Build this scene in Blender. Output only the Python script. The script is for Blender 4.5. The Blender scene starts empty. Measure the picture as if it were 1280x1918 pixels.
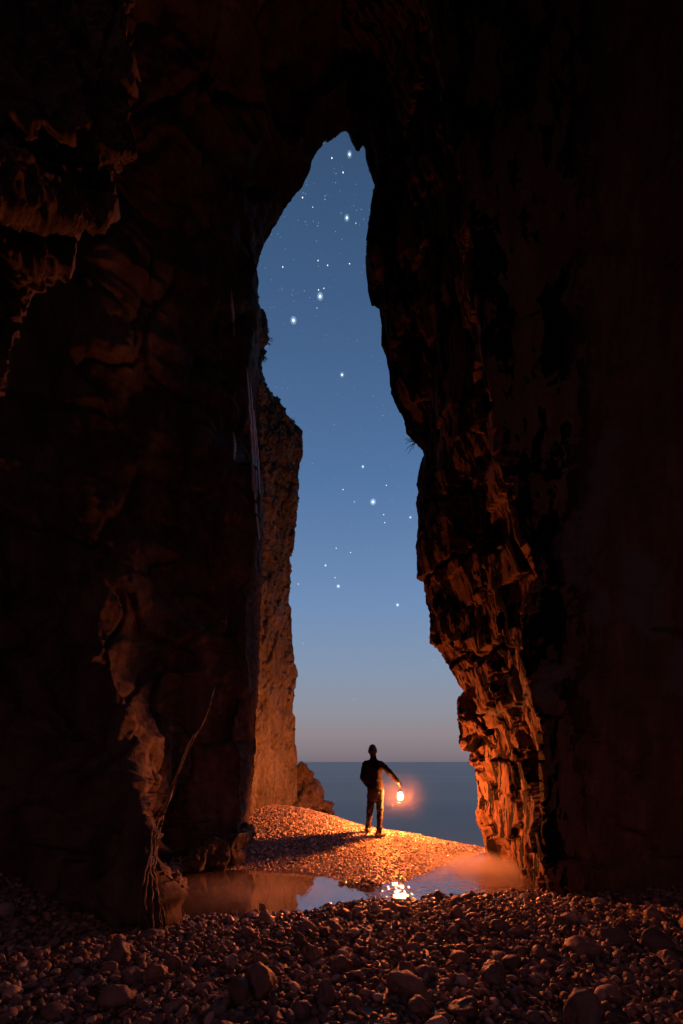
import bpy, bmesh, math, random
import numpy as np
from mathutils import Vector, Matrix, Quaternion

rng = np.random.default_rng(7)
random.seed(7)
SC = bpy.context.scene
COL = SC.collection
H = 1.95            # eye height above the sea
F = 852.0           # focal length in photo pixels (photo 1280 x 1918)
CX, HY = 640.0, 1427.0

# ------------------------------------------------------------------ camera
cam = bpy.data.cameras.new('camera')
cam.sensor_fit = 'VERTICAL'; cam.sensor_height = 36.0
cam.lens = F / 1918 * 36
cam.shift_y = (HY - 959) / 1918
cam.clip_start = 0.05; cam.clip_end = 30000
camo = bpy.data.objects.new('camera', cam); COL.objects.link(camo)
camo.location = (0, 0, H); camo.rotation_euler = (math.radians(90), 0, 0)
SC.camera = camo

# ------------------------------------------------------------------ world: dusk sky in front, dark blue overhead to a dull pink horizon
def lin(r, g, b):
    f = lambda c: (c/255/12.92 if c/255 <= .04045 else ((c/255+.055)/1.055)**2.4)
    return (f(r), f(g), f(b), 1)
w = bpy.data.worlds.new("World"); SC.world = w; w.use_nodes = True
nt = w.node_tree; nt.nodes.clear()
tc = nt.nodes.new('ShaderNodeTexCoord'); sep = nt.nodes.new('ShaderNodeSeparateXYZ')
rp = nt.nodes.new('ShaderNodeValToRGB'); bg = nt.nodes.new('ShaderNodeBackground'); out = nt.nodes.new('ShaderNodeOutputWorld')
nt.links.new(tc.outputs['Generated'], sep.inputs[0]); nt.links.new(sep.outputs['Z'], rp.inputs[0])
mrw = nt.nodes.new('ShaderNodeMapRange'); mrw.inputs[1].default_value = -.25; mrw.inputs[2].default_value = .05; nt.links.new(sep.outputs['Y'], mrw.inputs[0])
mxw = nt.nodes.new('ShaderNodeMix'); mxw.data_type = 'RGBA'; mxw.inputs[6].default_value = (.128, .046, .060, 1)  # added unseen red fill from behind the viewer, brightens the cave
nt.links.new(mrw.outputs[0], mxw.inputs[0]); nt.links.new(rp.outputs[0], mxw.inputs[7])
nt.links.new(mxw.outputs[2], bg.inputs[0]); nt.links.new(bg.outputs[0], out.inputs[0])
stops = [(0.0, (122,110,119)), (.018, (132,120,128)), (.06, (145,134,139)), (.115, (142,145,157)), (.20, (131,149,174)),
         (.33, (111,141,182)), (.53, (82,116,161)), (.70, (65,95,135)), (.82, (54,80,114)), (1.0, (46,68,98))]
while len(rp.color_ramp.elements) < len(stops): rp.color_ramp.elements.new(.5)
for e, (p, c) in zip(rp.color_ramp.elements, stops): e.position = p; e.color = lin(*c)
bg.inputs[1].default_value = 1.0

SC.view_settings.view_transform = 'Standard'; SC.view_settings.look = 'None'
SC.view_settings.exposure = 0; SC.view_settings.gamma = 1
SC.cycles.max_bounces = 6; SC.cycles.diffuse_bounces = 3; SC.cycles.glossy_bounces = 3
SC.cycles.volume_bounces = 0; SC.cycles.caustics_reflective = False; SC.cycles.caustics_refractive = False
SC.cycles.sample_clamp_indirect = 3.0
SC.cycles.use_denoising = True
SC.cycles.volume_step_rate = .3

# ------------------------------------------------------------------ helpers
def P3(px, py, Y): return np.array([(px-CX)/F*Y, Y, H + (HY-py)/F*Y])
def to_px(p): return (CX + p[0]/p[1]*F, HY - (p[2]-H)/p[1]*F)

def tag(o, label=None, cat=None, group=None, kind=None):
    if label: o['label'] = label
    if cat: o['category'] = cat
    if group: o['group'] = group
    if kind: o['kind'] = kind
    return o

def mesh_np(name, V, Fa, mat=None, parent=None, smooth=True, loc=None):
    V = np.asarray(V, dtype=np.float32); Fa = np.asarray(Fa, dtype=np.int32)
    me = bpy.data.meshes.new(name); n = Fa.shape[1]
    me.vertices.add(len(V)); me.vertices.foreach_set('co', V.ravel())
    me.loops.add(Fa.size); me.loops.foreach_set('vertex_index', Fa.ravel())
    me.polygons.add(len(Fa)); me.polygons.foreach_set('loop_start', np.arange(0, Fa.size, n, dtype=np.int32))
    me.update(calc_edges=True)
    me.polygons.foreach_set('use_smooth', np.full(len(Fa), smooth))
    if mat: me.materials.append(mat)
    o = bpy.data.objects.new(name, me); COL.objects.link(o)
    if parent: o.parent = parent
    if loc is not None: o.location = loc
    return o

def _hash(ix, iy, iz, seed):
    h = (ix.astype(np.int64)*374761393 + iy.astype(np.int64)*668265263 + iz.astype(np.int64)*2147483647 + seed*974634777) & 0xffffffff
    h = ((h ^ (h >> 13)) * 1274126177) & 0xffffffff
    h = ((h ^ (h >> 16)) * 2246822519) & 0xffffffff
    return ((h ^ (h >> 15)) & 0xffffff) / float(0xffffff)

def vnoise(P, seed=0):
    i = np.floor(P).astype(np.int64); f = P - i; u = f*f*f*(f*(f*6-15)+10)
    r = 0
    for dx in (0, 1):
        for dy in (0, 1):
            for dz in (0, 1):
                wgt = (u[:,0] if dx else 1-u[:,0])*(u[:,1] if dy else 1-u[:,1])*(u[:,2] if dz else 1-u[:,2])
                r = r + wgt*_hash(i[:,0]+dx, i[:,1]+dy, i[:,2]+dz, seed)
    return r*2-1

def fbm(P, oct=4, seed=0, gain=.5):
    a, s, t = 1.0, 0, 0
    for k in range(oct):
        s = s + a*vnoise(P*(2.03**k)+k*17.3, seed+k); t += a; a *= gain
    return s/t

def ridged(P, oct=3, seed=0):
    a, s, t = 1.0, 0, 0
    for k in range(oct):
        s = s + a*(1-np.abs(vnoise(P*(2.1**k)+k*9.1, seed+k))*2); t += a; a *= .5
    return s/t

def cells(P, seed=0):
    """Voronoi: distance to the nearest and second nearest point and a random value of the nearest."""
    i = np.floor(P).astype(np.int64); f = P - i
    n = len(P); d1 = np.full(n, 9.0); d2 = np.full(n, 9.0); val = np.zeros(n)
    for dx in (-1, 0, 1):
        for dy in (-1, 0, 1):
            for dz in (-1, 0, 1):
                jx, jy, jz = i[:,0]+dx, i[:,1]+dy, i[:,2]+dz
                q = np.stack([dx+_hash(jx,jy,jz,seed), dy+_hash(jx,jy,jz,seed+1), dz+_hash(jx,jy,jz,seed+2)], 1) - f
                d = (q**2).sum(1)**.5
                m = d < d1
                d2 = np.where(m, d1, np.minimum(d2, d)); val = np.where(m, _hash(jx,jy,jz,seed+3), val); d1 = np.where(m, d, d1)
    return d1, d2, val

def grid_faces(M, N, flip=False):
    a = np.arange(M*N).reshape(M, N)
    q = np.stack([a[:-1,:-1], a[:-1,1:], a[1:,1:], a[1:,:-1]], -1).reshape(-1, 4)
    return q[:, ::-1] if flip else q

def grid_normals(G):
    du = np.gradient(G, axis=0); dv = np.gradient(G, axis=1)
    n = np.cross(du, dv); l = np.linalg.norm(n, axis=2, keepdims=True); return n/np.maximum(l, 1e-9)

def resample(pts, N):
    pts = np.asarray(pts, float); d = np.r_[0, np.cumsum(np.linalg.norm(np.diff(pts, axis=0), axis=1))]
    t = np.linspace(0, d[-1], N); return np.stack([np.interp(t, d, pts[:,k]) for k in range(3)], 1)

def smooth_poly(a, k):
    ker = np.hanning(k+2)[1:-1]; ker /= ker.sum()
    pad = np.concatenate([2*a[:1]-a[1:k+1][::-1], a, 2*a[-1:]-a[-k-1:-1][::-1]])
    return np.stack([np.convolve(pad[:,i], ker, 'same')[k:-k] for i in range(3)], 1)

# ------------------------------------------------------------------ materials
def node_mat(name):
    m = bpy.data.materials.new(name); m.use_nodes = True; t = m.node_tree
    b = t.nodes['Principled BSDF']; return m, t, b
def N_(t, typ, **kw):
    n = t.nodes.new(typ)
    for k, v in kw.items(): setattr(n, k, v)
    return n
def ramp(t, src, stops):
    r = N_(t, 'ShaderNodeValToRGB')
    while len(r.color_ramp.elements) < len(stops): r.color_ramp.elements.new(.5)
    for e, (p, c) in zip(r.color_ramp.elements, stops): e.position = p; e.color = (*c, 1)
    t.links.new(src, r.inputs[0]); return r.outputs[0]

def rock_mat(name, cols, streak=(1, 1, .22), bump=.5, rough=.82, bscale=1.0):
    m, t, b = node_mat(name); L = t.links
    g = N_(t, 'ShaderNodeNewGeometry')
    mp = N_(t, 'ShaderNodeMapping'); mp.inputs['Scale'].default_value = streak; L.new(g.outputs['Position'], mp.inputs[0])
    n1 = N_(t, 'ShaderNodeTexNoise'); n1.inputs['Scale'].default_value = 2.2; n1.inputs['Detail'].default_value = 9; n1.inputs['Roughness'].default_value = .62
    L.new(mp.outputs[0], n1.inputs['Vector'])
    c = ramp(t, n1.outputs[0], [(.28, cols[0]), (.45, cols[1]), (.58, cols[2]), (.75, cols[3])])
    n2 = N_(t, 'ShaderNodeTexNoise'); n2.inputs['Scale'].default_value = 11; n2.inputs['Detail'].default_value = 8; n2.inputs['Roughness'].default_value = .7
    L.new(g.outputs['Position'], n2.inputs['Vector'])
    mx = N_(t, 'ShaderNodeMix', data_type='RGBA', blend_type='OVERLAY'); mx.inputs[0].default_value = .55
    L.new(c, mx.inputs[6]); L.new(n2.outputs[0], mx.inputs[7]); L.new(mx.outputs[2], b.inputs['Base Color'])
    # bump: fine grain, pits, and tall fracture lines
    n3 = N_(t, 'ShaderNodeTexNoise'); n3.inputs['Scale'].default_value = 7*bscale; n3.inputs['Detail'].default_value = 12; n3.inputs['Roughness'].default_value = .68
    mp2 = N_(t, 'ShaderNodeMapping'); mp2.inputs['Scale'].default_value = (1, 1, .45); L.new(g.outputs['Position'], mp2.inputs[0]); L.new(mp2.outputs[0], n3.inputs['Vector'])
    b1 = N_(t, 'ShaderNodeBump'); b1.inputs['Strength'].default_value = bump; b1.inputs['Distance'].default_value = .12
    L.new(n3.outputs[0], b1.inputs['Height']); L.new(b1.outputs[0], b.inputs['Normal'])
    b.inputs['Roughness'].default_value = rough
    return m

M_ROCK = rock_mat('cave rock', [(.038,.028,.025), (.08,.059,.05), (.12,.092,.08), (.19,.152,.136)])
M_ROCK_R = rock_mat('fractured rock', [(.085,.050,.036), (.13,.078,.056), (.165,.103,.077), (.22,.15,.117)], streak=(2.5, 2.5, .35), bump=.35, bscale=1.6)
def dark_patches(m):
    t = m.node_tree; L = t.links; b = t.nodes['Principled BSDF']; src = b.inputs['Base Color'].links[0].from_socket
    g = N_(t, 'ShaderNodeNewGeometry'); mp = N_(t, 'ShaderNodeMapping', vector_type='POINT'); mp.inputs['Rotation'].default_value = (math.radians(20), 0, 0); mp.inputs['Scale'].default_value = (1.5, 3.6, .85)
    L.new(g.outputs['Position'], mp.inputs[0])
    n = N_(t, 'ShaderNodeTexNoise'); n.inputs['Scale'].default_value = 1.15; n.inputs['Detail'].default_value = 7; n.inputs['Roughness'].default_value = .66; L.new(mp.outputs[0], n.inputs['Vector'])
    mr = N_(t, 'ShaderNodeMapRange'); mr.inputs[1].default_value = .515; mr.inputs[2].default_value = .523; L.new(n.outputs[0], mr.inputs[0])
    mp2 = N_(t, 'ShaderNodeMapping'); mp2.inputs['Rotation'].default_value = (math.radians(20), 0, 0); mp2.inputs['Scale'].default_value = (4, 15, 1.1); L.new(g.outputs['Position'], mp2.inputs[0])
    n2 = N_(t, 'ShaderNodeTexNoise'); n2.inputs['Scale'].default_value = 1.0; n2.inputs['Detail'].default_value = 4; L.new(mp2.outputs[0], n2.inputs['Vector'])
    m2 = N_(t, 'ShaderNodeMapRange'); m2.inputs[1].default_value = .575; m2.inputs[2].default_value = .583; L.new(n2.outputs[0], m2.inputs[0])
    m0 = N_(t, 'ShaderNodeMath', operation='MAXIMUM'); L.new(mr.outputs[0], m0.inputs[0]); L.new(m2.outputs[0], m0.inputs[1])
    sx = N_(t, 'ShaderNodeSeparateXYZ'); L.new(g.outputs['Position'], sx.inputs[0]); m3 = N_(t, 'ShaderNodeMapRange'); m3.inputs[1].default_value = 3.5; m3.inputs[2].default_value = 2.95; L.new(sx.outputs['X'], m3.inputs[0])
    mm = N_(t, 'ShaderNodeMath', operation='MULTIPLY'); L.new(m0.outputs[0], mm.inputs[0]); L.new(m3.outputs[0], mm.inputs[1])
    mx = N_(t, 'ShaderNodeMix', data_type='RGBA'); L.new(mm.outputs[0], mx.inputs[0]); L.new(src, mx.inputs[6]); mx.inputs[7].default_value = (.007, .0042, .0034, 1); L.new(mx.outputs[2], b.inputs['Base Color'])
    # the dark patches of rock colour sit in shallow broken-out hollows
    iv = N_(t, 'ShaderNodeMath', operation='SUBTRACT'); iv.inputs[0].default_value = 1; L.new(mm.outputs[0], iv.inputs[1])
    bo = b.inputs['Normal'].links[0].from_node; b2 = N_(t, 'ShaderNodeBump'); b2.inputs['Strength'].default_value = .8; b2.inputs['Distance'].default_value = .05
    L.new(iv.outputs[0], b2.inputs['Height']); L.new(bo.outputs[0], b2.inputs['Normal']); L.new(b2.outputs[0], b.inputs['Normal'])
dark_patches(M_ROCK_R); M_ROCK_R.node_tree.nodes['Principled BSDF'].inputs['Specular IOR Level'].default_value = .12
M_ROCK.node_tree.nodes['Principled BSDF'].inputs['Specular IOR Level'].default_value = .25
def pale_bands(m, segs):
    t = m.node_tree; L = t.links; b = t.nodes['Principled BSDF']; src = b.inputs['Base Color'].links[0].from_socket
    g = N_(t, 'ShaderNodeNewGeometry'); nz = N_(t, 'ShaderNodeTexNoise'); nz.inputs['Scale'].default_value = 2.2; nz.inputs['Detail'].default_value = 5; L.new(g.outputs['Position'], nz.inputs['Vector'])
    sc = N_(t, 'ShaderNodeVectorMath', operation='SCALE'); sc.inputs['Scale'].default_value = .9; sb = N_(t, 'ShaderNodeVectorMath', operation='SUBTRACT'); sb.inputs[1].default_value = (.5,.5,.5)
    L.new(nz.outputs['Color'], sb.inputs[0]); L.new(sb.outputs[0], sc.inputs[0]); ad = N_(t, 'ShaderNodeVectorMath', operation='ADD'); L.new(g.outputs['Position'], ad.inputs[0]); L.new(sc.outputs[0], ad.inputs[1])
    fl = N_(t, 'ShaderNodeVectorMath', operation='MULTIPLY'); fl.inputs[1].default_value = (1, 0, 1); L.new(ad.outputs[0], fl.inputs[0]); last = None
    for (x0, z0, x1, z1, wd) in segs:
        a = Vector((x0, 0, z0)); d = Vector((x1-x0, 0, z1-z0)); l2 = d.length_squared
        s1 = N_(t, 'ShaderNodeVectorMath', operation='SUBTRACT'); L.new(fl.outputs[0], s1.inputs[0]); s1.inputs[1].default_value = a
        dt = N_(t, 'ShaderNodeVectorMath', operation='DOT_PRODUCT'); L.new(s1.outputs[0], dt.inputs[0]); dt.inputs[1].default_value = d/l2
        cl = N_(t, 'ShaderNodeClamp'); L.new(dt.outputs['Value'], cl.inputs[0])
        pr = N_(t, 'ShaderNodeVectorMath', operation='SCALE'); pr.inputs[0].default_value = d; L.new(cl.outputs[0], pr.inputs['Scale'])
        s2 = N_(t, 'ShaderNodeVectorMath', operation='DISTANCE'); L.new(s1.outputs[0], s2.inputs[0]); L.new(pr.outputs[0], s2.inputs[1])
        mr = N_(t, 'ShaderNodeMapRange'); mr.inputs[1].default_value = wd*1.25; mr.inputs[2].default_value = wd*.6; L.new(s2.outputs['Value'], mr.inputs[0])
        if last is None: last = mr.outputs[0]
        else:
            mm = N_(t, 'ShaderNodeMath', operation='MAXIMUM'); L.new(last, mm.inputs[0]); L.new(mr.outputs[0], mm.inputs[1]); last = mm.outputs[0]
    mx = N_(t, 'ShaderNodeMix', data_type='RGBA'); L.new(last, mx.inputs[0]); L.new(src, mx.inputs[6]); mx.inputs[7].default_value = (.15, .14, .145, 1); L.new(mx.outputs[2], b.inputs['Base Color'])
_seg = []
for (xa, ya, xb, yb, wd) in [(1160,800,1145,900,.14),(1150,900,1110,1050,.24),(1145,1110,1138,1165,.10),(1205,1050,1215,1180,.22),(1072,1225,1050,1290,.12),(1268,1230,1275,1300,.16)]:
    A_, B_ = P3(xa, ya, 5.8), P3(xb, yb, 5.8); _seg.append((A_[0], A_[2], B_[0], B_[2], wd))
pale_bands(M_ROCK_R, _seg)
M_CLIFF = rock_mat('pale limestone', [(.06,.056,.044), (.125,.118,.096), (.18,.172,.145), (.27,.26,.23)], streak=(1.3, 1.3, .3), bump=.55, bscale=1.3)
M_BOULDER = rock_mat('boulder rock', [(.04,.034,.03), (.08,.066,.056), (.13,.105,.09), (.2,.17,.15)], streak=(2, 2, 2), bump=.45, bscale=2)
M_ROOT = rock_mat('pale flowstone', [(.055,.042,.037), (.095,.074,.065), (.13,.104,.092), (.18,.15,.136)], streak=(6, 6, 1), bump=.4, rough=.6, bscale=4)
M_STREAK = rock_mat('white calcite', [(.55,.56,.60), (.62,.63,.66), (.68,.69,.72), (.72,.73,.76)], streak=(4, 4, .4), bump=.15, rough=.5, bscale=2)

def pebble_mat(name, dark=1.0, add=0.0):
    m, t, b = node_mat(name); L = t.links
    g = N_(t, 'ShaderNodeNewGeometry'); oi = N_(t, 'ShaderNodeObjectInfo')
    ad = N_(t, 'ShaderNodeMath', operation='ADD'); L.new(g.outputs['Random Per Island'], ad.inputs[0]); L.new(oi.outputs['Random'], ad.inputs[1])
    fr = N_(t, 'ShaderNodeMath', operation='FRACT'); L.new(ad.outputs[0], fr.inputs[0])
    k = dark
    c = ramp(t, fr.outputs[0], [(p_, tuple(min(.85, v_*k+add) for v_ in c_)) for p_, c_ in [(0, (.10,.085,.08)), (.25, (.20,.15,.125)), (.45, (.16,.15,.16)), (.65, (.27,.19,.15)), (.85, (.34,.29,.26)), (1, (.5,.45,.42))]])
    n = N_(t, 'ShaderNodeTexNoise'); n.inputs['Scale'].default_value = 28; n.inputs['Detail'].default_value = 6; n.inputs['Roughness'].default_value = .7
    tcn = N_(t, 'ShaderNodeTexCoord'); L.new(g.outputs['Position'], n.inputs['Vector'])
    mx = N_(t, 'ShaderNodeMix', data_type='RGBA', blend_type='OVERLAY'); mx.inputs[0].default_value = .6
    L.new(c, mx.inputs[6]); L.new(n.outputs[0], mx.inputs[7]); L.new(mx.outputs[2], b.inputs['Base Color'])
    bp = N_(t, 'ShaderNodeBump'); bp.inputs['Strength'].default_value = .35; bp.inputs['Distance'].default_value = .02
    L.new(n.outputs[0], bp.inputs['Height']); L.new(bp.outputs[0], b.inputs['Normal'])
    # the stones are wet where they lie low, by the water
    sp = N_(t, 'ShaderNodeSeparateXYZ'); L.new(g.outputs['Position'], sp.inputs[0])
    mr = N_(t, 'ShaderNodeMapRange'); mr.inputs[1].default_value = .14; mr.inputs[2].default_value = .26; mr.inputs[3].default_value = .13; mr.inputs[4].default_value = .62
    L.new(sp.outputs['Z'], mr.inputs[0]); L.new(mr.outputs[0], b.inputs['Roughness'])
    return m
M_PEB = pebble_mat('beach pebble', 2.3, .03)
M_STONE = pebble_mat('foreground stone', .95)

def plain(name, col, rough=.7, metal=0.0, bump=0, bs=60):
    m, t, b = node_mat(name); L = t.links
    n = N_(t, 'ShaderNodeTexNoise'); n.inputs['Scale'].default_value = bs; n.inputs['Detail'].default_value = 5
    tcn = N_(t, 'ShaderNodeTexCoord'); L.new(tcn.outputs['Object'], n.inputs['Vector'])
    c = ramp(t, n.outputs[0], [(.3, tuple(x*.75 for x in col)), (.7, tuple(min(1, x*1.25) for x in col))]); L.new(c, b.inputs['Base Color'])
    b.inputs['Roughness'].default_value = rough; b.inputs['Metallic'].default_value = metal
    if bump:
        bp = N_(t, 'ShaderNodeBump'); bp.inputs['Strength'].default_value = bump; bp.inputs['Distance'].default_value = .01
        L.new(n.outputs[0], bp.inputs['Height']); L.new(bp.outputs[0], b.inputs['Normal'])
    return m
M_GRAVEL = plain('wet gravel', (.11,.085,.07), .6, 0, 1.0, 18)
M_SKIN = plain('skin', (.42,.25,.18), .5, 0, .1)
M_HAIR = plain('dark hair', (.015,.012,.010), .5, 0, .5, 90)
M_SWEATER = plain('dark sweater', (.010,.007,.007), 1, 0, .5, 120)
M_TROUSER = plain('faded jeans', (.045,.038,.034), 1, 0, .4, 70)
M_SHOE = plain('leather shoe', (.28,.19,.12), .6, 0, .3, 60)
for m_ in (M_SWEATER, M_TROUSER): m_.node_tree.nodes['Principled BSDF'].inputs['Specular IOR Level'].default_value = .1
M_METAL = plain('dark metal', (.18,.15,.12), .4, .9, .1, 50)
M_LEAF = plain('dry leaf', (.035,.05,.025), .8)
M_TWIG = plain('twig', (.08,.06,.045), .9)

def emit(name, col, s):
    m = bpy.data.materials.new(name); m.use_nodes = True; t = m.node_tree; t.nodes.clear()
    e = t.nodes.new('ShaderNodeEmission'); e.inputs[0].default_value = (*col, 1); e.inputs[1].default_value = s
    o = t.nodes.new('ShaderNodeOutputMaterial'); t.links.new(e.outputs[0], o.inputs[0]); return m
LAMP = (1.0, .19, .033)
M_FLAME = emit('lantern light', LAMP, 6800)

def water_mat(name, deep, rough, bscale, bstr, ior, stretch):
    m, t, b = node_mat(name); L = t.links
    b.inputs['Base Color'].default_value = (*deep, 1); b.inputs['Roughness'].default_value = rough; b.inputs['IOR'].default_value = ior
    g = N_(t, 'ShaderNodeNewGeometry'); mp = N_(t, 'ShaderNodeMapping'); mp.inputs['Scale'].default_value = stretch; L.new(g.outputs['Position'], mp.inputs[0])
    n = N_(t, 'ShaderNodeTexNoise'); n.inputs['Scale'].default_value = bscale; n.inputs['Detail'].default_value = 4; L.new(mp.outputs[0], n.inputs['Vector'])
    bp = N_(t, 'ShaderNodeBump'); bp.inputs['Strength'].default_value = bstr; bp.inputs['Distance'].default_value = .05
    L.new(n.outputs[0], bp.inputs['Height']); L.new(bp.outputs[0], b.inputs['Normal'])
    return m
M_SEA = water_mat('calm sea', (.022,.04,.062), .30, .25, .3, 1.33, (.25, 1, 1))
def sea_bands(m):
    t = m.node_tree; L = t.links; b = t.nodes['Principled BSDF']; g = N_(t, 'ShaderNodeNewGeometry')
    mp = N_(t, 'ShaderNodeMapping'); mp.inputs['Scale'].default_value = (.012, .07, 1); L.new(g.outputs['Position'], mp.inputs[0])
    n = N_(t, 'ShaderNodeTexNoise'); n.inputs['Scale'].default_value = 1.3; n.inputs['Detail'].default_value = 5; L.new(mp.outputs[0], n.inputs['Vector'])
    c = ramp(t, n.outputs[0], [(.32, (.02,.036,.052)), (.5, (.045,.07,.092)), (.68, (.09,.12,.145))]); L.new(c, b.inputs['Base Color'])
    mr = N_(t, 'ShaderNodeMapRange'); mr.inputs[3].default_value = .22; mr.inputs[4].default_value = .42; L.new(n.outputs[0], mr.inputs[0]); L.new(mr.outputs[0], b.inputs['Roughness'])
sea_bands(M_SEA)
def ripple_right(m):
    t = m.node_tree; L = t.links; bp = next(n for n in t.nodes if n.type == 'BUMP'); g = next(n for n in t.nodes if n.type == 'NEW_GEOMETRY')
    sp = N_(t, 'ShaderNodeSeparateXYZ'); L.new(g.outputs['Position'], sp.inputs[0])
    mr = N_(t, 'ShaderNodeMapRange'); mr.inputs[1].default_value = -.1; mr.inputs[2].default_value = .7; mr.inputs[3].default_value = .02; mr.inputs[4].default_value = .38; L.new(sp.outputs['X'], mr.inputs[0]); L.new(mr.outputs[0], bp.inputs['Strength']); bp.inputs['Distance'].default_value = .09; next(n for n in t.nodes if n.type == 'TEX_NOISE').inputs['Scale'].default_value = 5
M_POOL = water_mat('still pool water', (.05,.035,.032), .04, 3, .03, 5.5, (1, 1, 1))

ripple_right(M_POOL)
# ------------------------------------------------------------------ terrain
TP = [P3(*a) for a in [(350,1630,7.76),(540,1628,7.84),(600,1635,7.58),(650,1655,6.91),(690,1664,6.65),(750,1650,7.07),(800,1630,7.76),(850,1610,8.61),(905,1597,9.27),
      (330,1727,5.25),(440,1722,5.34),(540,1715,5.47),(640,1695,5.88),(700,1690,6.0),(780,1688,6.04),(860,1680,6.23),(950,1672,6.43),(1010,1680,6.2),
      (700,1556,9.3),(480,1500,11.5),(560,1514,10.8),(630,1532,10.2),(780,1564,9.4),(850,1581,9.45),(905,1590,9.5),(702,1567,8.72),(745,1575,8.72),(600,1600,8.3),(480,1600,8.4),(470,1560,9.5),(600,1560,9.1),(690,1610,7.9)]]
TP += [np.array(a) for a in [(.1,6.42,.0),(.45,6.40,.02),(.85,6.75,.01),(-.3,6.2,-.02),(1.6,6.9,.0),(2.0,6.75,.02),(-1.2,6.3,-.02),(-2.,6.6,-.03),(-.5,6.5,-.02),(-2.6,6.0,.0),(-1.6,7.1,-.02),(1.8,7.3,.0),(2.3,7.0,.0),(2.6,8.0,.0),(1.2,6.85,.05),
      (0,3,.27),(-1.5,3,.30),(1.5,3,.27),(0,4.3,.20),(1.8,4.5,.22),(-1.8,4.3,.24),(3.2,4.8,.30),(3.4,3.2,.38),(-3.3,4.6,.42),(-3.2,3.2,.42),(-4.4,5.6,.62),(4.3,5.6,.38),
      (-5,2,.7),(5,2,.6),(0,0,.32),(-5,-3,.8),(5,-3,.7),(0,-4,.4),(0,13,-.5),(2.5,12,-.5),(-1.5,14,.3),(-3,12,1.2),(-5,14,1.2),(4,11,-.4),(1.2,11,-.1),(-.2,11.6,.35),(6,9,-.2),(-3.2,8.0,.25),(-5,9,.6),(0,18,-1.5),(-4,18,-.5),(5,16,-1.5)]]
TP = np.array(TP)
def _tps(r): return np.where(r > 1e-6, r*r*np.log(np.maximum(r, 1e-6)), 0)
_A = TP[:, :2]; _n = len(_A)
_K = _tps(np.linalg.norm(_A[:,None]-_A[None], axis=2)) + np.eye(_n)*.004
_Pm = np.c_[np.ones(_n), _A]
_S = np.block([[_K, _Pm], [_Pm.T, np.zeros((3, 3))]])
_W = np.linalg.solve(_S, np.r_[TP[:,2], 0, 0, 0])
def terrain(X, Y):
    X = np.atleast_1d(np.asarray(X, float)); Y = np.atleast_1d(np.asarray(Y, float)); sh = X.shape
    q = np.c_[X.ravel(), Y.ravel()]
    qc = np.c_[np.clip(q[:,0], -6, 6), np.clip(q[:,1], -5, 18)]
    z = np.empty(len(q))
    for s in range(0, len(q), 20000):
        d = np.linalg.norm(qc[s:s+20000, None]-_A[None], axis=2)
        z[s:s+20000] = _tps(d) @ _W[:_n] + _W[_n] + qc[s:s+20000] @ _W[_n+1:]
    far = np.maximum(0, np.maximum(q[:,1]-16, np.abs(q[:,0])-8))
    z = z - np.minimum(far*.3, 4)
    P = np.c_[q, np.zeros(len(q))]
    z += .02*fbm(P*2.2, 3, 5)
    return z.reshape(sh)
def axis(lo, hi, step, far):
    core = np.arange(lo, hi, step); e = [0.3*1.35**k for k in range(40)]; e = [x for x in np.cumsum(e) if x < far]+[far]
    return np.r_[lo-np.array(e)[::-1], core, core[-1]+np.array(e)]
gx, gy = axis(-6, 6, .05, 5000), axis(-4, 14, .05, 5000)
GX, GY = np.meshgrid(gx, gy, indexing='ij')
GZ = terrain(GX.ravel(), GY.ravel()).reshape(GX.shape)
o = mesh_np('ground', np.stack([GX, GY, GZ], -1).reshape(-1, 3), grid_faces(*GX.shape, flip=True), M_GRAVEL)
tag(o, 'dark wet gravel bed under the beach stones', 'ground', kind='structure')

# sea and pool
def sheet(name, x0, x1, y0, y1, z, mat, label, cat):
    xs = np.linspace(x0, x1, 3); ys = np.linspace(y0, y1, 3); A, B = np.meshgrid(xs, ys, indexing='ij')
    return tag(mesh_np(name, np.stack([A, B, np.full_like(A, z)], -1).reshape(-1, 3), grid_faces(3, 3, True), mat), label, cat, kind='structure')
sheet('sea', -6000, 6000, 9.3, 9000, 0.0, M_SEA, 'smooth slate blue sea reaching to the horizon beyond the cave mouth', 'sea')
sheet('pool', -3.6, 3.6, 4.7, 9.3, .10, M_POOL, 'shallow still pool behind the foreground stones mirroring sky and cliff', 'pool')

# ------------------------------------------------------------------ cave
NA = 760
def lerpY(pts, ya, yb):   # (px,py) list -> 3-D points with Y running from ya to yb along py order
    n = len(pts); return [P3(x, y, ya + (yb-ya)*i/(n-1)) for i, (x, y) in enumerate(pts)]
mouthL = [(455,1663),(468,1560),(472,1500),(478,1450),(485,1300),(490,1150),(494,1000),(492,900),(487,760),(484,700),(483,640),(479,590),(477,580),(482,560),(482,540),(476,520),(480,505),(490,478),(500,455),(510,437),(520,420),(533,398),(545,380),(556,366),(565,358),(572,345),(578,335),(584,320),(587,305),(592,293),(598,283),(606,275),(610,263),(616,268),(628,259),(640,248),(650,246)]
mouthR = [(650,246),(655,252),(660,268),(668,284),(673,285),(680,273),(684,279),(685,300),(692,325),(700,345),(707,357),(705,385),(698,410),(696,450),(688,500),(689,545),(695,570),(711,578),(714,610),(713,650),(722,672),(727,695),(730,735),(745,765),(756,785),(760,812),(775,826),(790,840),(793,855),(783,888),(781,905),(788,935),(780,945),(786,975),(784,1000),(779,1018),(780,1085),(793,1092),(797,1120),(806,1160),(807,1205),(824,1225),(840,1250),(858,1280),(868,1297),(857,1303),(854,1330),(856,1365),(858,1390),(888,1391),(885,1402),(877,1415),(876,1427),(888,1437),(893,1470),(897,1500),(890,1522),(893,1540),(905,1560),(908,1575),(912,1600),(925,1690)]
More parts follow.
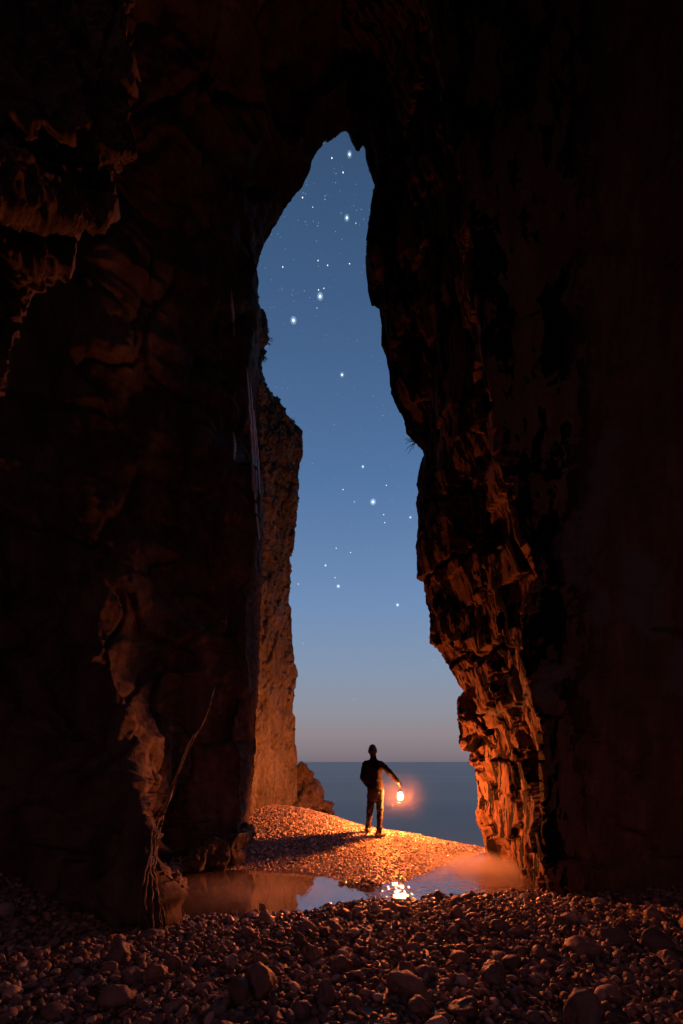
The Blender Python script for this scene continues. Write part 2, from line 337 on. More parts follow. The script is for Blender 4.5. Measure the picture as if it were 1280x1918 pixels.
cornerL = [(300,1900,4.9),(300,1745,4.9),(288,1700,4.9),(272,1640,4.9),(270,1600,4.95),(274,1540,5.2),(258,1480,5.7),(222,1430,6.2),(160,1370,6.6),(90,1290,6.9),(30,1160,7.0),(5,1000,7.0),(0,700,7.0),(30,500,6.9),(80,350,6.8),(150,200,6.7),(240,60,6.5),(350,-60,6.4),(500,-180,6.3),(640,-260,6.2)]
cornerR = [(640,-260),(740,-160),(800,40),(850,300),(885,450),(900,600),(925,750),(945,900),(962,1000),(1005,1080),(972,1150),(978,1200),(998,1320),(1003,1400),(1008,1500),(1014,1600),(1020,1690),(1024,1780)]
def rings(side):
    if side == 'L':
        R4 = lerpY(mouthL, 9.2, 8.4)
        C = [P3(*p) for p in cornerL]
        A = [np.array(p) for p in [(-2.6,6.3,-.6),(-2.65,6.3,1.2),(-2.9,6.5,2.3),(-3.5,6.9,3.4),(-4.0,7.2,5),(-4.0,7.2,8),(-3.0,7.1,11),(-1.4,7,13.3),(0,6.8,14.1)]]
        B = [np.array(p) for p in [(-3.1,8.1,-.6),(-3.1,8.1,1.0),(-2.95,8.1,2.5),(-2.9,8.1,4.2),(-2.8,8.1,6.5),(-2.5,8.1,9),(-1.9,8.0,11.5),(-.9,7.9,13.6),(0,7.9,14.3)]]
        D = [np.array(p) for p in [(-6.2,5.9,-.6),(-6.4,5.9,3),(-6.2,5.9,8),(-4,5.4,12.5),(-1.5,4.8,14.5),(0,4.6,15)]]
        E = [np.array(p) for p in [(-7.5,1,-.6),(-7.6,1,3),(-7.2,1,8),(-5,1,12),(0,1,14)]]
        G = [np.array(p) for p in [(-9,-3,-.6),(-9,-3,4),(-8,-3,10),(0,-3,14)]]
    else:
        R4 = lerpY(mouthR, 8.4, 9.1)
        C = lerpY(cornerR, 6.2, 6.2)
        A = [np.array(p) for p in [(0,6.8,14.1),(1.0,6.8,13.2),(1.7,6.8,11),(1.95,6.9,8.5),(2.3,7.0,6),(2.6,7.0,4),(2.85,7.0,2),(2.83,7.0,-.6)]]
        B = [np.array(p) for p in [(0,7.9,14.3),(.5,7.8,13.7),(.95,7.8,12.5),(1.15,7.8,10.5),(1.5,7.8,8),(1.95,7.8,6),(2.45,7.9,4),(2.82,7.9,2.2),(2.88,8,-.6)]]
        D = [np.array(p) for p in [(-5.8,6.2,-.6),(-5.9,6.0,3),(-5.6,5.8,8),(-4,5.4,12.5),(-1.5,4.8,14.5),(0,4.6,15)]][::-1]
        E = [np.array(p) for p in [(-7.5,1,-.6),(-7.6,1,3),(-7.2,1,8),(-5,1,12),(0,1,14)]][::-1]
        G = [np.array(p) for p in [(-9,-3,-.6),(-9,-3,4),(-8,-3,10),(0,-3,14)]][::-1]
        D, E, G = [[p*np.array([-1, 1, 1]) for p in X] for X in (D, E, G)]
        D[-1] = np.array([5.6, 5.2, -.6]); D[-2] = np.array([5.7, 5.2, 3])
    R4 = resample(R4, NA)
    sm = smooth_poly(R4, 61)
    cen = np.array([.25, 0, 4.0]); outw = sm - cen; outw[:,1] = 0; outw[:,2] *= .4; outw /= np.linalg.norm(outw, axis=1, keepdims=True)
    end = 0 if side == 'L' else NA-1
    pre = sm + outw*.16 + np.array([0, -.45, 0])
    o1 = R4 + outw*.5 + np.array([0, .35, 0]); o2 = sm + outw*2 + np.array([0, 1.0, 0]); o3 = sm + outw*9 + np.array([0, 2.5, 0])
    Gs = resample(G, NA); cap = Gs*.0 + np.array([0, -6, 3]) + (Gs-np.array([0,-5,3]))*.05
    out = [(Gs, 0), (Gs + np.array([0,.5,0]), 4), (resample(E, NA), 18), (resample(D, NA), 26), (resample(C, NA), 60)]  # rear left open so the added red fill reaches the walls
    out += [(resample(A, NA), 46), (resample(B, NA), 54), (pre, 34)]
    out += [(R4, 26), (o1, 8), (o2, 6), (o3, 6)]
    return out
def build_walls():
    ra, rb = rings('L'), rings('R')
    rs = [(np.concatenate([a[0], b[0][1:]]), a[1]) for a, b in zip(ra, rb)]
    NT = 2*NA-1; rows = [rs[0][0]]
    for (a, _), (b, n) in zip(rs[:-1], rs[1:]):
        for k in range(1, n+1): rows.append(a + (b-a)*k/n)
    G = np.array(rows); M = G.shape[0]
    im = sum(n for _, n in rs[1:-3]); ic = sum(n for _, n in rs[1:5])
    P = G.reshape(-1, 3); r = np.repeat(np.arange(M), NT); e = np.tile(np.arange(NT), M)
    Gs = G.copy()
    cen = np.array([.3, 0, 3.5]); d = P - cen; d[:,1] = 0
    nn = grid_normals(G).reshape(-1, 3); front = (r > 30) & (r < ic)
    dirp = np.where(front[:,None], np.array([0, 1.0, 0]) + d*.05, d)
    nn = nn*np.sign((nn*dirp).sum(1))[:,None]
    wa = np.clip(np.abs(e-(NA-1))/40.0, 0, 1); wa = wa*wa*(3-2*wa)
    up = np.array([0, .2, 1.0]); nn = nn*wa[:,None] + up*(1-wa)[:,None]
    sR = np.clip((e-(NA-1))/60.0+.5, 0, 1); sR = sR*sR*(3-2*sR)
    near = np.clip(1-np.abs(r-im)/34.0, 0, 1); amp = 1-near*.93
    big = fbm(P*.45, 3, 11)*.38 + fbm(P*1.1, 3, 21)*.17
    fine = ridged(P*3.1, 3, 41)*.035 + fbm(P*9, 3, 51)*.018
    c1 = cells(P*np.array([.9,.9,.55])+fbm(P*1.0, 2, 3)[:,None]*.5, 31)
    blk = (c1[2]-.5)*.30 + np.clip(.10-(c1[1]-c1[0]), 0, 1)*1.2
    # right side: tall flat slabs with open upright joints, broken by a few ledges
    R_ = (e >= NA-40); Pr = P[R_]; rr = r[R_]
    wv = fbm(Pr*np.array([.8,.8,.35]), 2, 63)*.12
    tilt = np.clip(Pr[:,2], 0, 4)*.38 + np.clip(Pr[:,2]-4, 0, 20)*.12
    Yc = Pr[:,1] - tilt + wv; Z_ = Pr[:,2]; Z0 = np.zeros(len(Pr))
    def sst(x, a, w): t = np.clip((x-a)/w, 0, 1); return t*t*(3-2*t)
    fine_j = fbm(np.c_[Yc*19, Z_*1.6, Z0], 3, 131)                         # upright splinters
    n1 = fbm(np.c_[Yc*1.9, Z_*1.0, Z0+3], 4, 132) + fine_j*.05
    n2 = fbm(np.c_[Yc*5.5, Z_*1.25, Z0+9], 3, 133) + fine_j*.08
    n3 = fbm(np.c_[Yc*13, Z_*2.0, Z0+5], 2, 134)
    stepz = np.floor(Z_*1.6 + fbm(np.c_[Yc*.9, Z_*.4, Z0], 2, 135)*.9)
    vb = _hash(np.floor(Yc*1.6 + stepz*.37), stepz, stepz*0, 136)
    slab = sst(n1, .13, .022)*.15 + sst(n1, .34, .022)*.10 + sst(n2, .22, .03)*.07 + sst(n3, .40, .06)*.014 + (vb-.5)*.17 + fine_j*.008
    patch = 0
    lz = Z_ + fbm(Pr*1.3, 3, 97)*.30 + fine_j*.06
    v2 = 0
    ledge = sst(-np.abs(lz-2.05), -.09, .04)*.13*sst(n2, -.2, .2) + sst(-np.abs(lz-2.95), -.05, .03)*.11 + sst(-np.abs(lz-1.32), -.03, .02)*.07*sst(n2, -.1, .2) + sst(-np.abs(lz-3.8), -.07, .04)*.12 + sst(-np.abs(lz-5.4), -.06, .04)*.10
    inp = np.clip((rr-ic+6)/14.0, 0, 1)*np.clip((im+2-rr)/10., .12, 1)
    dR = np.zeros(len(P)); dR[R_] = (big[R_]*.45+blk[R_]*.35*(1-inp))*amp[R_] + (slab+patch+ledge)*inp*np.clip(1.2-(Pr[:,2]-4)/12, .45, 1) + fine[R_]*(.25+.4*amp[R_])
    lump = ridged(P*np.array([1.0,1.0,1.5]), 4, 77)*-.16
    strata = np.abs(vnoise(np.c_[P[:,0]*.4, P[:,1]*.4, P[:,2]*3.2+fbm(P*.8,2,8)*2.2], 87))*.09
    dL = (big + blk*.8 + lump)*amp + (fine + strata)*(.35+.65*amp)
    disp = dL*(1-sR) + dR*sR
    disp = np.where(r > im+2, 0.02*fine, disp)
    tiny = (fbm(P*14, 3, 101)*.035 + fbm(P*45, 2, 103)*.012)*near
    P2 = P + nn*disp[:,None] + (d/np.maximum(np.linalg.norm(d,axis=1,keepdims=True),1e-6))*tiny[:,None]
    G2 = P2.reshape(M, NT, 3)
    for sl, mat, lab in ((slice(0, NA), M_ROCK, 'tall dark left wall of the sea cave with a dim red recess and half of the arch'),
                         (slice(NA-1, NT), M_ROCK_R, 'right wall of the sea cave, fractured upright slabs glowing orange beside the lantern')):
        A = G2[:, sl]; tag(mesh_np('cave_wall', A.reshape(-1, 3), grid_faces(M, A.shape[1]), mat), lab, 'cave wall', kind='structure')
build_walls()

# overhanging rock masses of the nearer roof, seen from below
def overhang(contour, Yc, out_dir, depth, mat, label, seed, drop=-.92, ox=.62):
    c = np.array([P3(x, y, Yc) for x, y in contour]); c = resample(c, 520)
    rows = []
    up = np.array([0, .5, 3.5])
    for k in range(26): rows.append(c + up*((25-k)/25.)**1.3 + np.array([out_dir*.3,0,0])*((25-k)/25.))
    for k in range(1, 260):
        t = (k/259.)**1.5
        rows.append(c + np.array([out_dir*ox, 0, drop])*t + np.array([0, -depth, 0])*t)
    G = np.array(rows); P = G.reshape(-1, 3); n = grid_normals(G).reshape(-1, 3)
    n = n*np.sign(n[:,2:3]+1e-9)     # pushes upwards
    c1 = cells(P*1.9 + fbm(P*1.6, 3, seed+1)[:,None]*.6, seed+2)
    dsp = fbm(P*1.5, 4, seed)*.15 + fbm(P*4.1, 4, seed+15)*.07 + (c1[2]-.5)*.10 + np.clip(.08-(c1[1]-c1[0]),0,1)*.8 + fbm(P*9, 4, seed+9, .65)*.07 + ridged(P*22, 2, seed+12)*.010
    r = np.repeat(np.arange(len(rows)), 520)
    dsp *= np.where(np.abs(r-25) < 8, .8+.2*np.abs(r-25)/8., 1)
    o = mesh_np('overhanging_rock', P+n*dsp[:,None], grid_faces(len(rows), 520), mat)
    tag(o, label, 'rock overhang', kind='structure')
overhang([(262,-160),(250,0),(240,120),(248,230),(252,280),(225,300),(206,318),(210,350),(205,400),(196,422),(175,418),(152,405),(128,450),(112,492),(70,530),(45,570),(30,600),(15,640),(0,662),(-40,720),(-160,850)],
         2.3, -1, .95, M_ROCK, 'rough reddish rock mass hanging in the upper left corner', 200)
# ------------------------------------------------------------------ outer sea cliff
sil = [(560,470),(575,476),(585,481),(592,491),(605,493),(625,496),(645,493),(690,490),(705,491),(722,498),(737,503),(748,514),(762,528),(770,535),(782,545),(797,560),(806,567),(850,568),(865,564),(885,560),(900,556),(912,559),(960,556),(1000,553),(1028,552),(1042,544),(1090,542),(1130,541),(1140,546),(1180,548),(1200,549),(1243,550),(1246,554),(1285,554),(1290,551),(1335,550),(1342,555),(1390,554),(1420,556),(1470,556),(1600,560)]
sy = np.array([a[0] for a in sil], float); sx = np.array([a[1] for a in sil], float)
nz, nu = 760, 300
pys = np.linspace(560, 1600, nz)[::-1]; ex = np.interp(pys, sy, sx)
rows = []
for y, e in zip(pys, ex):
    es = e
    pts = [P3(430, y, 9.9)]
    for k in (.0, .33, .66, .9, 1.0):
        Yk = 10.0+2.0*k; q = P3(462+(es-462)*k, y, 12.0); pts.append(np.array([(462+(es-462)*k-CX)/F*Yk, Yk, q[2]]))
    E = pts[-1]
    pts += [E+np.array([-.12,.35,0]), E+np.array([-1.0,1.6,0]), E+np.array([-3.5,3.5,0]), E+np.array([-9,5,0])]
    p = np.array(pts); seg = np.concatenate([np.linspace(0,1,26), np.linspace(1,5,215)[1:], np.linspace(5,9,nu-240+1)[1:]])
    rows.append(np.stack([np.interp(seg, np.arange(len(p)), p[:,k]) for k in range(3)], 1))
G = np.array(rows); P = G.reshape(-1, 3); n = grid_normals(G).reshape(-1, 3); n = n*np.sign((n*np.array([-1,1,0])).sum(1)+1e-9)[:,None]
ui = np.tile(np.arange(G.shape[1]), nz); near = np.clip(1-np.abs(ui-240)/22., 0, 1)
c1 = cells(P*np.array([2.2,2.2,1.1])+fbm(P*1.5,3,401)[:,None]*.6, 402)
c2 = cells(P*np.array([6,6,2.6])+fbm(P*3,2,411)[:,None]*.6, 412)
up = np.clip((P[:,2]-5)/3, 0, 1)
dsp = fbm(P*.9, 4, 421)*.22 + (c1[2]-.5)*.13 + (c2[2]-.5)*.05 + np.clip(.1-(c2[1]-c2[0]),0,1)*.5 + fbm(P*10, 3, 431)*(.03+.05*up) + ridged(P*3,3,441)*(.03+.05*up)
dsp = dsp*(1-near*.85)
P = P + n*dsp[:,None]
o = mesh_np('sea_cliff', P, grid_faces(nz, G.shape[1]), M_CLIFF)
tag(o, 'pale limestone cliff standing beyond the left edge of the cave mouth', 'cliff', kind='structure')

# ------------------------------------------------------------------ stones
def ico(sub):
    bm = bmesh.new(); bmesh.ops.create_icosphere(bm, subdivisions=sub, radius=1)
    V = np.array([v.co[:] for v in bm.verts]); Fc = np.array([[v.index for v in f.verts] for f in bm.faces]); bm.free(); return V, Fc
ICO = {k: ico(k) for k in (2, 3, 4, 5)}
def rock_shape(sub, seed, angular=.6, elong=(1, .8, .6), rough=.05, planes=15):
    r = np.random.default_rng(seed); V, Fc = ICO[sub]
    nrm = r.normal(size=(planes, 3)); nrm /= np.linalg.norm(nrm, axis=1, keepdims=True)
    dist = r.uniform(.55, 1.0, planes)
    dots = V @ nrm.T
    rad = np.where(dots > .05, dist/np.maximum(dots, .05), 9)
    p = 24.0
    rr = (np.sum(rad**-p, 1) + 1.0)**(-1/p)       # soft minimum with the unit sphere
    rr = (1-angular)*.85 + angular*rr
    rr = rr*(1 + rough*fbm(V*2.0+seed, 3, seed % 97)*2.0)
    return V*rr[:,None]*np.array(elong), Fc
def rotm(r, tilt=.35):
    e = Matrix.Rotation(r.uniform(0, 6.28), 3, 'Z') @ Matrix.Rotation(r.normal()*tilt, 3, 'X') @ Matrix.Rotation(r.normal()*tilt, 3, 'Y') @ Matrix.Rotation(r.uniform(0, 6.28), 3, 'Z')
    return np.array(e)

def hull_shape(seed, elong, n=15):
    """broken angular stone: the hull of a few random points"""
    r = np.random.default_rng(seed); pts = r.normal(size=(n, 3)); pts /= np.linalg.norm(pts, axis=1, keepdims=True); pts *= r.uniform(.8, 1.05, (n, 1))
    bm = bmesh.new(); vs = [bm.verts.new(p*np.array(elong)) for p in pts]; bmesh.ops.convex_hull(bm, input=vs)
    bmesh.ops.delete(bm, geom=[v for v in bm.verts if not v.link_faces], context='VERTS'); bmesh.ops.bevel(bm, geom=list(bm.edges), offset=.07, segments=1, affect='EDGES')
    bmesh.ops.triangulate(bm, faces=list(bm.faces)); bm.verts.index_update()
    V = np.array([v.co[:] for v in bm.verts]); Fc = np.array([[v.index for v in f.verts] for f in bm.faces]); bm.free(); return V, Fc
def scatter(name, pts, rad, sub, nshape, mat, seed, tilt=.35, flat=(.5, .8), broken=.5):
    r = np.random.default_rng(seed); nb = int(nshape*broken)
    shapes = [rock_shape(sub, seed*31+k, r.uniform(.7, 1.0), (1, r.uniform(.6, .95), r.uniform(*flat)), .06, planes=8) for k in range(nshape-nb)]
    shapes += [hull_shape(seed*77+k, (1, r.uniform(.55, .95), r.uniform(*flat)), int(r.integers(10, 15))) for k in range(nb)]
    idx = r.integers(0, nshape, len(pts)); VV, FF, SM, off = [], [], [], 0
    for p, R, k in zip(pts, rad, idx):
        S, Fc = shapes[k]; VV.append((S @ rotm(r, tilt).T)*R + p); FF.append(Fc+off); off += len(S); SM.append(np.full(len(Fc), k < nshape-nb))
    o = mesh_np(name, np.concatenate(VV), np.concatenate(FF), mat); o.data.polygons.foreach_set('use_smooth', np.concatenate(SM)); return o

HERO = [  # px, py(centre), Y, radius m, elongation, angular, label
 (1232,1765,4.25,.215,(1,.8,.72),.8,'large blocky stone near the right edge, its left face lit orange'),
 (1250,1795,4.0,.12,(1,.8,.7),.8,'wedge of stone leaning below the large block at the right edge'),
 (1090,1775,4.3,.22,(1.2,.8,.42),.6,'long low dark stone left of the large right hand block'),
 (1145,1755,4.6,.17,(1.3,.8,.6),.7,'dark sloping stone rising between the low slab and the right hand block'),
 (920,1822,3.75,.16,(1,.6,1.0),.9,'upright angular grey stone right of the middle foreground'),
 (760,1845,3.55,.20,(1.35,.6,.55),.85,'long slanted stone with a lit upper edge in the middle foreground'),
 (872,1888,3.2,.15,(1.2,.8,.6),.7,'rounded stone with a warm top edge below the angular grey one'),
 (785,1888,3.2,.13,(1,.8,.7),.7,'dark humped stone just left of the warm topped one at the bottom'),
 (1095,1900,3.15,.17,(.8,.7,1.2),.8,'tall pointed dark stone at the bottom right of the shingle'),
 (1075,1722,5.0,.13,(1.2,.8,.65),.8,'flat topped stone beneath the dark right wall'),
 (218,1868,3.5,.15,(1,.8,.8),.6,'pale smooth stone low in the left foreground'),
 (248,1828,3.75,.13,(1,.8,.8),.5,'round grey stone above the pale smooth one at lower left'),
 (224,1790,4.0,.15,(.8,.7,1.0),.8,'pale knobbly stone in the left foreground with a broken top'),
 (285,1728,4.75,.15,(1.2,.8,.6),.4,'smooth pale stone under the foot of the root like strands'),
 (283,1752,4.55,.13,(1.2,.8,.5),.5,'brown slab directly below the smooth pale stone'),
 (292,1825,3.75,.12,(1,.8,.9),.5,'round dark stone left of centre in the lower shingle'),
 (374,1742,4.7,.10,(.35,.3,1.2),.9,'thin upright shard lit orange left of the pool edge'),
 (432,1805,3.9,.12,(.7,.6,1.2),.8,'bluish upright stone in the shingle below the pool'),
 (487,1798,3.95,.10,(1,.8,.8),.4,'round pale grey stone below the pool'),
 (560,1765,4.3,.10,(.9,.8,1),.5,'egg shaped stone with a lit right side below the bright water'),
 (590,1790,4.05,.11,(1,.8,.9),.6,'greenish grey stone right of the egg shaped one'),
 (450,1860,3.45,.13,(.9,.8,1),.6,'domed bluish stone at bottom left of the middle'),
 (490,1840,3.55,.17,(1,.7,1.0),.8,'tall dark block standing left of the middle foreground'),
 (640,1810,3.85,.14,(1.1,.7,.7),.85,'angular stone with an orange ridge in the middle of the shingle'),
 (610,1865,3.35,.12,(.7,.6,1.2),.7,'narrow upright stone catching light on its right edge'),
 (491,1700,5.75,.085,(.8,.7,1.2),.9,'pointed dark stone standing alone in the pool'),
 (568,1697,5.85,.055,(1,.8,.8),.4,'small round wet stone leftmost of the row in the bright water'),
 (598,1689,6.0,.065,(1,.8,1),.5,'wet domed stone second in the row in the bright water'),
 (622,1686,6.1,.065,(1,.8,1),.5,'wet domed stone third in the row in the bright water'),
 (551,1703,5.75,.025,(1,.8,.8),.4,'tiny wet stone beside the left end of the row in the pool'),
 (590,1653,6.95,.022,(1.3,.8,.6),.4,'tiny stone breaking the surface in the middle of the bright water'),
 (853,1688,6.15,.10,(1.2,.8,.8),.5,'wet black stone at the shore under the misty water'),
 (884,1678,6.2,.085,(1,.8,1),.5,'pointed wet stone by the mist left of the orange wall'),
 (912,1682,6.1,.085,(1,.8,.9),.5,'domed wet stone by the mist nearest the orange wall'),
 (900,1664,6.9,.05,(1.3,.8,.6),.4,'small stone half under the glowing mist'),
 (775,1690,6.0,.10,(1.3,.8,.6),.5,'dark wet stone just below the lantern glitter'),
 (372,1755,4.8,.03,(.8,.6,1),.7,'small bright chip beside the thin upright shard'),
 (357,1712,5.5,.04,(.8,.6,1.2),.8,'small pinkish stone standing at the left end of the pool shore'),
]
heroes = []; STONE_GROUP = 'larger stones of the foreground shingle'
def put_stone(x, y, z, R, elong, ang, seed, label, sub=4, group=STONE_GROUP, tilt=.25, name='stone', mat=None, cat='stone', rough=.06):
    r = np.random.default_rng(seed); S, Fc = rock_shape(sub, seed, ang, elong, rough)
    S = (S @ rotm(r, tilt).T)*R
    S = S + (fbm(S*9+seed, 4, 3)[:,None]*.05*R)*S/np.maximum(np.linalg.norm(S, axis=1, keepdims=True), 1e-6)
    o = mesh_np(name, S, Fc, mat or M_STONE, loc=(x, y, z)); tag(o, label, cat, group); return o
for i, (px, py, Y, R, el, ang, lab) in enumerate(HERO):
    p = P3(px, py, Y); g = terrain([p[0]], [Y])[0]; rz = R*el[2]*.7
    # slide along the line of sight until the stone rests on the ground
    for _ in range(30):
        g = terrain([p[0]], [p[1]])[0]; tgt = g + rz*.62
        dY = (p[2]-tgt); 
        if abs(dY) < .004: break
        slope = (HY-py)/F; Y = max(2.4, Y - dY/slope*.6 if abs(slope) > .05 else Y); p = P3(px, py, Y)
    sc = 1.0
    put_stone(p[0], p[1], p[2], R*.88, el, min(1, ang+.2), 500+i, lab, rough=.10)
    heroes.append((p[0], p[1], R))
# the other large stones
def inside(x, y): return (np.abs(x) < .78*y+.15) & (np.abs(x) < 3.9)
def place(n, rlo, rhi, ylo, yhi, taken, seed, keep=1.25, powr=2.2, zmin=.07):
    r = np.random.default_rng(seed); res = []; tries = 0
    while len(res) < n and tries < 60000:
        tries += 1
        y = ylo + (yhi-ylo)*r.random()**1.2; x = r.uniform(-4, 4)
        if not inside(np.array(x), y): continue
        if x < -2.0 and y > 4.95+(-2-x)*.25: continue
        if x > 2.6 and y > 5.7: continue
        R = rlo + (rhi-rlo)*r.random()**powr
        if any((x-a)**2+(y-b)**2 < (keep*max(R, c)*.9)**2 for a, b, c in taken+res): continue
        res.append((x, y, R))
    return res
mids = place(262, .055, .115, 2.5, 6.1, heroes, 17)
mz = terrain([m[0] for m in mids], [m[1] for m in mids])
mids = [(x, y, R, z) for (x, y, R), z in zip(mids, mz) if z > .085]
ORD = ['first','second','third','fourth','fifth','sixth','seventh','eighth','ninth','tenth','eleventh','twelfth','thirteenth','fourteenth','fifteenth','sixteenth','seventeenth','eighteenth','nineteenth','twentieth']
bands = ['along the bottom edge','just above the bottom edge','in the lower shingle','in the lower middle shingle','in the middle shingle','in the upper middle shingle','in the upper shingle','just short of the water line','at the water line']
mp_ = [(to_px((x, y, z+R*.4)), (x, y, R, z)) for x, y, R, z in mids]
mp_.sort(key=lambda a: -a[0][1])
groups_ = [mp_[i::1] for i in (0,)][0]
per = 10; rowi = 0; side_names = ['left','right']
rows_ = [groups_[i:i+per] for i in range(0, len(groups_), per)]
tone = ['dull brown','dark grey','rusty','pale grey']
for ri, row in enumerate(rows_):
    row = sorted(row, key=lambda a: a[0][0])
    for ci, ((px, py), (x, y, R, z)) in enumerate(row):
        b = bands[min(len(bands)-1, ri*len(bands)//len(rows_))]; sub_ = ri - next(k for k in range(len(rows_)) if k*len(bands)//len(rows_) == ri*len(bands)//len(rows_))
        rw = ['front','second','rear'][min(2, sub_)]
        shp = rng.random(); el = (1, rng.uniform(.5,.95), rng.uniform(.4,1.0)); an = rng.uniform(.75,1.0)
        desc = ('flat ' if el[2] < .6 else 'rounded ' if an < .6 else 'angular ') + 'stone'
        lab = f"{desc} {b}, {ORD[ci]} from left, {rw} line"
        put_stone(x, y, z+R*el[2]*.35, R, el, an, 900+ri*40+ci, lab, sub=3)
# shingle too small and too many to count
def field(n, ylo, yhi, rlo, rhi, seed, cond, powr=2.0):
    r = np.random.default_rng(seed); y = ylo+(yhi-ylo)*r.random(n*3); x = r.uniform(-5.4, 5.4, n*3)
    m = cond(x, y); x, y = x[m][:n], y[m][:n]; R = rlo+(rhi-rlo)*r.random(len(x))**powr; z = terrain(x, y)
    return x, y, z, R
x, y, z, R = field(30000, 1.9, 6.9, .014, .055, 31, lambda x, y: (np.abs(x) < .80*y+1.6))
k = z+R*.6 > .105; x, y, z, R = x[k], y[k], z[k], R[k]
o = scatter('shingle', np.c_[x, y, z+R*rng.uniform(.0,.9,len(x))], R, 2, 40, M_STONE, 5, .5, (.4,.9), .7)
tag(o, 'dim brown shingle filling the foreground between the larger stones', 'shingle', kind='stuff')
x, y, z, R = field(34000, 6.55, 12.2, .011, .034, 33, lambda x, y: (x > -3.3) & (x < 3.1) & (np.abs(x) < .66*y))
k = z > .075; x, y, z, R = x[k], y[k], z[k], R[k]
o = scatter('pebble_beach', np.c_[x, y, z+R*rng.uniform(-.3,.5,len(x))], R, 2, 22, M_PEB, 6, .35, broken=.3)
tag(o, 'glowing orange pebble bank sloping to the sea around the standing man', 'pebbles', kind='stuff')

# boulders
B = [(440,1585,8.15,.36,(1,.8,1.0),'boulder at the right end of the heap under the dark left wall'),
     (405,1600,7.9,.30,(1,.9,1.0),'dim brown boulder second from the right under the left wall'),
     (372,1612,7.7,.26,(1.1,.9,.9),'low boulder at the left end of the heap under the left wall'),
     (466,1560,8.6,.20,(.8,.8,1),'small boulder wedged against the lit pebble bank'),
     (566,1456,12.6,.36,(.9,.9,1.1),'uppermost dark sea rock leaning on the foot of the far cliff'),
     (576,1484,12.5,.50,(1,.9,1.1),'large dark sea rock at the foot of the far cliff'),
     (568,1505,12.2,.5,(1.2,.9,.7),'broad dark sea rock behind the pebble bank'),
     (600,1508,12.4,.30,(1.3,.9,.6),'low sea rock stepping down to the water'),
     (618,1520,12.2,.22,(1.4,.8,.5),'outermost flat sea rock at the water left of the man')]
for i, (px, py, Y, R, el, lab) in enumerate(B):
    p = P3(px, py, Y); put_stone(p[0], p[1], p[2], R, el, 1.0, 1500+i, lab, sub=5, group='boulders at the foot of the rock walls', name='boulder', mat=M_BOULDER, cat='boulder', rough=.15)
p = P3(322,1658,5.9)
o = put_stone(p[0], p[1], p[2], .26, (1.15,.8,.75), .35, 1601, 'knobbly pale rock lump reaching into the left end of the pool', sub=5, group=None, name='rock_lump', mat=M_ROOT, cat='rock', rough=.2, tilt=.1)

# ------------------------------------------------------------------ tubes
def tube_arrays(pts, radii, n=10, ell=None, squash=None, ref=Vector((0,1,0))):
    """closed tapering tube with rounded ends; radii may be numbers or (rx, ry) with ry along ref"""
    pts = [Vector(p) for p in pts]; V = []; N = len(pts); rows = []
    R = [(r, r) if not isinstance(r, (tuple, list)) else r for r in radii]
    def tan(i): return (pts[min(i+1, N-1)]-pts[max(i-1, 0)]).normalized()
    seq = []
    t0 = tan(0); t1 = tan(N-1)
    for a in (80, 55, 28): seq.append((pts[0]-t0*min(R[0])*math.sin(math.radians(a)), t0, tuple(x*math.cos(math.radians(a)) for x in R[0])))
    for i in range(N): seq.append((pts[i], tan(i), R[i]))
    for a in (28, 55, 80): seq.append((pts[-1]+t1*min(R[-1])*math.sin(math.radians(a)), t1, tuple(x*math.cos(math.radians(a)) for x in R[-1])))
    for c, t, (rx, ry) in seq:
        u = t.cross(ref)
        if u.length < .05: u = t.cross(Vector((1, 0, 0)))
        u.normalize(); v = u.cross(t).normalized()
        rows.append([c + u*rx*math.cos(2*math.pi*k/n) + v*ry*math.sin(2*math.pi*k/n) for k in range(n)])
    V = np.array([[p[:] for p in r] for r in rows]).reshape(-1, 3); M = len(rows)
    Fq = []
    for i in range(M-1):
        for k in range(n): Fq.append((i*n+k, i*n+(k+1)%n, (i+1)*n+(k+1)%n, (i+1)*n+k))
    caps = [list(range(n))[::-1], [(M-1)*n+k for k in range(n)]]
    return V, Fq, caps
def tubes(name, specs, mat, parent=None, n=8, **kw):
    VV, FF = [], []; off = 0
    for pts, rad in specs:
        V, Fq, caps = tube_arrays(pts, rad, n, **kw); VV.append(V); FF += [tuple(a+off for a in f) for f in Fq+caps]; off += len(V)
    me = bpy.data.meshes.new(name); me.from_pydata(np.concatenate(VV).tolist(), [], FF); me.update()
    me.polygons.foreach_set('use_smooth', [True]*len(me.polygons))
    me.materials.append(mat); o = bpy.data.objects.new(name, me); COL.objects.link(o)
    if parent: o.parent = parent
    return o
def remesh(o, voxel, smooth=4, disp=None):
    m = o.modifiers.new('r', 'REMESH'); m.mode = 'VOXEL'; m.voxel_size = voxel; m.use_smooth_shade = True
    s = o.modifiers.new('s', 'SMOOTH'); s.factor = .5; s.iterations = smooth
    dg = bpy.context.evaluated_depsgraph_get(); me = bpy.data.meshes.new_from_object(o.evaluated_get(dg))
    mats = [m for m in o.data.materials]; o.modifiers.clear(); old = o.data; o.data = me
    if not me.materials: [me.materials.append(m) for m in mats]
    if disp:
        V = np.empty(len(me.vertices)*3, np.float32); me.vertices.foreach_get('co', V); V = V.reshape(-1, 3)
        Nn = np.empty(len(me.vertices)*3, np.float32); me.vertices.foreach_get('normal', Nn); Nn = Nn.reshape(-1, 3)
        V = V + Nn*disp(V.astype(float))[:,None]; me.vertices.foreach_set('co', V.astype(np.float32).ravel()); me.update()
    me.polygons.foreach_set('use_smooth', [True]*len(me.polygons))
    return o

